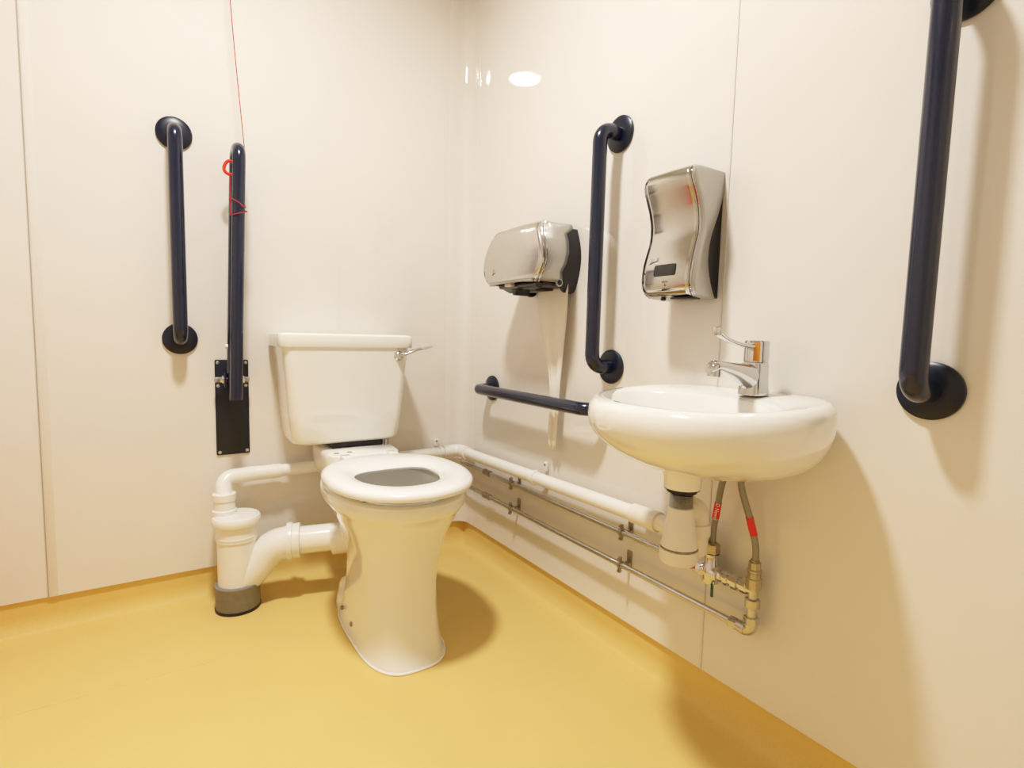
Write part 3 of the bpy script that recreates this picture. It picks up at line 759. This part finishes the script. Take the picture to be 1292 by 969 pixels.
bm = new(); lathe(bm, [(0.0078, 0), (0.0078, 0.0015), (0.006, 0.002)], (-0.070, TDY-0.1165, 1.006), (0, -1, 0), 20); sub(hb, obj('hinge_pin', bm, M['black']))
def scribble(org, uy, uz, sc, parent, name='signature'):
    """handwritten-style maker's mark as thin strokes; uy,uz = local right / up"""
    P = [(-1.0, -0.35), (-0.7, -0.25), (-0.62, 0.0), (-0.45, 0.42), (-0.38, 0.55), (-0.5, 0.3), (-0.66, -0.1), (-0.75, -0.32), (-0.5, -0.25), (-0.32, -0.02), (-0.42, -0.18), (-0.25, -0.2), (-0.12, 0.0),
         (-0.16, -0.18), (0.0, -0.12), (0.1, 0.05), (0.12, -0.12), (0.28, -0.05), (0.34, 0.1), (0.3, -0.06), (0.48, 0.02), (0.62, 0.35), (0.66, 0.55), (0.58, 0.3), (0.6, 0.02), (0.8, 0.06)]
    bm = new()
    pts = [V(org)+V(uy)*a*sc+V(uz)*b*sc for a, b, _ in catmull([(a, b, 0) for a, b in P], 90)]
    tube(bm, pts, 0.00035, 5)
    pts = [V(org)+V(uy)*a*sc+V(uz)*b*sc for a, b in ((-1.05, -0.42), (-0.2, -0.36), (0.9, -0.22))]
    sub(parent, obj(name, bm, M['ink']))
scribble((-0.1695, TDY+0.072, 1.040), (0, -1, 0.0), (0, 0, 1), 0.018, cov)

# paper hanging out of it
bm = new()
px = -0.032
rows = []
for i in range(33):
    t = i/32; z = 1.005 - t*0.485
    ks = [(0.0, -0.597, 0.074), (0.0, -0.600, 0.070), (0.0, -0.606, 0.058), (0.0, -0.614, 0.042), (0.0, -0.621, 0.027), (0.0, -0.622, 0.022), (0.0, -0.619, 0.021), (0.0, -0.616, 0.019)]
    f = t*(len(ks)-1); j = min(int(f), len(ks)-2); g = f-j
    yc = ks[j][1]*(1-g)+ks[j+1][1]*g; wl = ks[j][2]*(1-g)+ks[j+1][2]*g
    row = []
    for k in range(21):
        u = k/20*2-1
        fold = 0.0040*math.sin(u*6.5+t*1.5)*min(1, t*2.0+0.05) + 0.004*t*math.cos(u*3)
        zz = z - (0.016*(1-abs(u)) if i == 32 else 0)
        row.append(V((px+fold, yc - u*wl, zz)))
    rows.append(row)
loft(bm, rows, closed=False)
pt = obj('paper_towel', bm, M['paper'], None, 60)
sm = pt.modifiers.new('thick', 'SOLIDIFY'); sm.thickness = 0.0006
tag(pt, 'crumpled strip of white paper towel hanging down behind the horizontal rail', 'paper towel')

# ---------------------------------------------------------------- soap dispenser
SDY = -1.085
sd = thing('soap_dispenser', 'tall silver soap dispenser with wavy front and small dark window', 'dispenser', (0, SDY, 1.08))
sl = [(1.2130, -0.060, 0.052), (1.2110, -0.085, 0.060), (1.205, -0.100, 0.065), (1.190, -0.107, 0.069), (1.172, -0.103, 0.071), (1.150, -0.093, 0.072), (1.125, -0.083, 0.072), (1.10, -0.078, 0.072),
      (1.075, -0.079, 0.072), (1.050, -0.086, 0.072), (1.020, -0.095, 0.073), (0.995, -0.099, 0.073), (0.972, -0.099, 0.072), (0.956, -0.093, 0.070), (0.946, -0.080, 0.066), (0.942, -0.060, 0.058)]
sw = [0.0, 0.0, 0.0, 0.0, 0.0, -0.006, -0.014, -0.024, -0.034, -0.040, -0.041, -0.036, -0.028, -0.020, -0.014, -0.012]
def plan2(xf, hf, hb, z, xb, rad=0.010, n=5, cy=SDY):
    xb = min(xb, -0.0006)
    out = [V((xb, cy+hb, z))]
    for k in range(1, 4):
        t = k/4; out.append(V((xb+(xf+rad-xb)*t, cy+hb+(hf-hb)*t, z)))
    for k in range(n+1):
        a = k/n*PI/2; out.append(V((xf+rad-rad*math.sin(a), cy+hf-rad+rad*math.cos(a), z)))
    for k in range(1, 8):
        t = k/8; out.append(V((xf-0.003*math.sin(t*PI), cy+(hf-rad)*(1-2*t), z)))
    for k in range(n+1):
        a = (1-k/n)*PI/2; out.append(V((xf+rad-rad*math.sin(a), cy-hf+rad-rad*math.cos(a), z)))
    for k in range(3, 0, -1):
        t = k/4; out.append(V((xb+(xf+rad-xb)*t, cy-hb-(hf-hb)*t, z)))
    out.append(V((xb, cy-hb, z)))
    return out
keys = [(z, xf, hf, w) for (z, xf, hf), w in zip(sl, sw)]
fine = catmull(keys, 61)
bm = new(); rg = [plan2(xf, hf, min(hf, 0.062), z, w) for (z, xf, hf, w) in fine]
vr = loft(bm, rg, closed=False); bm.faces.new(vr[0]); bm.faces.new(vr[-1])
obj('shell', bm, M['satin'], sd, 55)
# curved polished front, inset between the ridges
bm = new(); rg = []
for (z, xf, hf, w) in fine[4:57]:
    t = min(1, (1.205-z)/0.02) if z > 1.185 else (min(1, (z-0.950)/0.015) if z < 0.965 else 1)
    h2 = hf-0.0085
    rg.append([V((xf-0.0028-0.003*math.sin(q*PI), SDY+h2*(1-2*q), z)) for q in [k/12 for k in range(13)]])
loft(bm, rg, closed=False)
sf = obj('front_cover', bm, M['polished'], sd, 60)
sm = sf.modifiers.new('thick', 'SOLIDIFY'); sm.thickness = 0.002; sm.offset = 0
for s in (1, -1):
    bm = new(); pp = [(xf+0.0004, SDY+s*(hf-0.0068), z) for (z, xf, hf, w) in fine[4:57]]
    tube(bm, pp, 0.0024, 8); obj('edge_trim', bm, M['chrome'], sd)
# black back plate
bm = new()
P = [(0, 1.16)] + [(w-0.002, z) for (z, xf, hf, w) in fine if 0.944 < z < 1.16] + [(0, 0.944)]
P = [V((a-0.0003, SDY-0.0605, b)) for a, b in P]
extrude_poly(bm, P, (0, 0.121, 0), 0.0008, 1); obj('back_plate', bm, M['black'], sd, 30)
# window, key hole, hand symbol
def front_x(z):
    for a, b in zip(fine, fine[1:]):
        if b[0] <= z <= a[0]: 
            t = (a[0]-z)/(a[0]-b[0]); return a[1]+(b[1]-a[1])*t - 0.0028
    return -0.1
def onfront(y, z, off=0.0):
    q = (SDY+0.064-y)/0.128
    return V((front_x(z)-0.001-0.003*math.sin(max(0, min(1, q))*PI)-off, y, z))
bm = new()
rw = []
for (dz, g) in ((0.0125, 0.026), (0.0118, 0.0278), (0.0095, 0.0295), (0, 0.0300), (-0.0095, 0.0295), (-0.0118, 0.0278), (-0.0125, 0.026)):
    rw.append([onfront(SDY-0.001+g*(1-2*k/8), 1.001+dz, 0.0008) for k in range(9)])
loft(bm, rw, closed=False); wn = obj('window', bm, M['darkgrey'], sd)
sm = wn.modifiers.new('thick', 'SOLIDIFY'); sm.thickness = 0.0012
bm = new(); lathe(bm, [(0.0022, 0), (0.0022, 0.0008)], onfront(SDY+0.058, 0.998, 0), (-1, 0, 0), 14); obj('key_hole', bm, M['ink'], sd)
bm = new()
for rr in (0.0045, 0.0075, 0.0105):
    tube(bm, [onfront(SDY-0.004+rr*math.cos(a), 0.9715+rr*0.62*math.sin(a), 0.0006) for a in [PI*0.2+PI*0.6*k/10 for k in range(11)]], 0.00035, 5)
tube(bm, [onfront(SDY-0.004, 0.9715, 0.0006), onfront(SDY-0.004, 0.967, 0.0006)], 0.0009, 8, radii=[0.0003, 0.0016])
tube(bm, [onfront(SDY+0.005, 0.9595, 0.0006), onfront(SDY+0.001, 0.960, 0.0006), onfront(SDY-0.006, 0.9600, 0.0006), onfront(SDY-0.016, 0.9612, 0.0006)], 0.001, 8, radii=[0.0022, 0.0024, 0.0017, 0.0008])
sub(sf, obj('hand_symbol', bm, M['ink']))
scribble(onfront(SDY+0.033, 1.0225, 0.0008), (0, -1, 0), (0.07, 0, 1), 0.015, sf)
bm = new(); lathe(bm, [(0.006, 0), (0.006, 0.004), (0.004, 0.006)], (-0.078, SDY+0.022, 0.944), (0, 0, -1), 16); obj('nozzle', bm, M['black'], sd)
bm = new(); box(bm, (-0.088, SDY-0.055, 0.9395), (-0.05, SDY-0.005, 0.944), 0.0015); obj('sensor_strip', bm, M['black'], sd)

# ---------------------------------------------------------------- red bin left of the photograph's frame (mirrored in the soap dispenser)
BXX, BYY = -1.66, -0.24
bn = thing('pedal_bin', 'red round pedal bin standing on the floor by back wall', 'bin', (BXX, BYY, 0))
bm = new(); lathe(bm, [(0.118, 0.0), (0.120, 0.004), (0.120, 0.022), (0.116, 0.026), (0.124, 0.40), (0.122, 0.402), (0.119, 0.40), (0.112, 0.03), (0.001, 0.028)], (BXX, BYY, 0), seg=40, caps=False); obj('bin_body', bm, M['red'], bn)
bm = new(); lathe(bm, [(0.127, 0.402), (0.128, 0.418), (0.115, 0.434), (0.06, 0.445), (0.001, 0.447)], (BXX, BYY, 0), seg=40); obj('bin_lid', bm, M['red'], bn)
bm = new(); box(bm, (BXX-0.03, BYY-0.160, 0.008), (BXX+0.03, BYY-0.112, 0.018), 0.003); obj('pedal', bm, M['black'], bn)

# ---------------------------------------------------------------- ceiling light
LXc, LYc = -0.91, -0.98
cl = thing('ceiling_light', 'round white downlight set in the ceiling above the toilet', 'light', (LXc, LYc, H))
bm = new(); lathe(bm, [(0.125, 0), (0.125, 0.006), (0.118, 0.010), (0.100, 0.012), (0.098, 0.006), (0.098, 0.0)], (LXc, LYc, H-0.0003), (0, 0, -1), 48, caps=False); obj('bezel', bm, M['white'], cl)
bm = new(); lathe(bm, [(0.098, 0.0), (0.098, 0.004), (0.05, 0.0045), (0.0005, 0.0045)], (LXc, LYc, H-0.0005), (0, 0, -1), 48, caps=False); obj('diffuser', bm, M['lamp'], cl)
ld = bpy.data.lights.new('downlight_beam', 'AREA'); ld.shape = 'DISK'; ld.size = 0.185; ld.energy = 27; ld.color = (1.0, 0.98, 0.955); ld.spread = math.radians(152)
lo = bpy.data.objects.new('downlight_beam', ld); C.objects.link(lo); lo.location = (LXc, LYc, H-0.014); lo.parent = cl; lo.matrix_parent_inverse = Matrix.Translation((-LXc, -LYc, -H))

# ---------------------------------------------------------------- world, camera, view
w = bpy.data.worlds.new('World'); S.world = w; w.use_nodes = True
w.node_tree.nodes['Background'].inputs[0].default_value = (1.0, 0.95, 0.88, 1)
w.node_tree.nodes['Background'].inputs[1].default_value = 0.15
cam = bpy.data.cameras.new('camera'); co = bpy.data.objects.new('camera', cam); C.objects.link(co)
cam.sensor_fit = 'HORIZONTAL'; cam.sensor_width = 36; cam.lens = 18.747; cam.clip_start = 0.01
Rm = Matrix(((0.8356611707, 0.0281271321, -0.5485246322), (-0.5487029021, 0.0871251230, -0.8314651756), (0.0244035452, 0.9958002196, 0.0882405213)))
mw = Rm.to_4x4(); mw.translation = V((-1.01616246, -1.88171578, 0.85019484))
co.matrix_world = mw
S.camera = co
S.view_settings.view_transform = 'Standard'
S.view_settings.look = 'None'
S.view_settings.exposure = 0.0
S.view_settings.use_curve_mapping = True
cm = S.view_settings.curve_mapping
cm.white_level = (1.5, 1.5, 1.5)
cc = cm.curves[3]
cc.points[0].location = (0, 0); cc.points[1].location = (1, 1)
for a, b in ((0.02, 0.026), (0.1, 0.155), (0.2, 0.315), (0.4, 0.575), (0.6, 0.755), (0.8, 0.89)): cc.points.new(a, b)
cm.update()
S.cycles.use_denoising = True
S.cycles.max_bounces = 10; S.cycles.diffuse_bounces = 6; S.cycles.glossy_bounces = 6
S.cycles.caustics_reflective = False; S.cycles.caustics_refractive = False
S.cycles.sample_clamp_indirect = 150
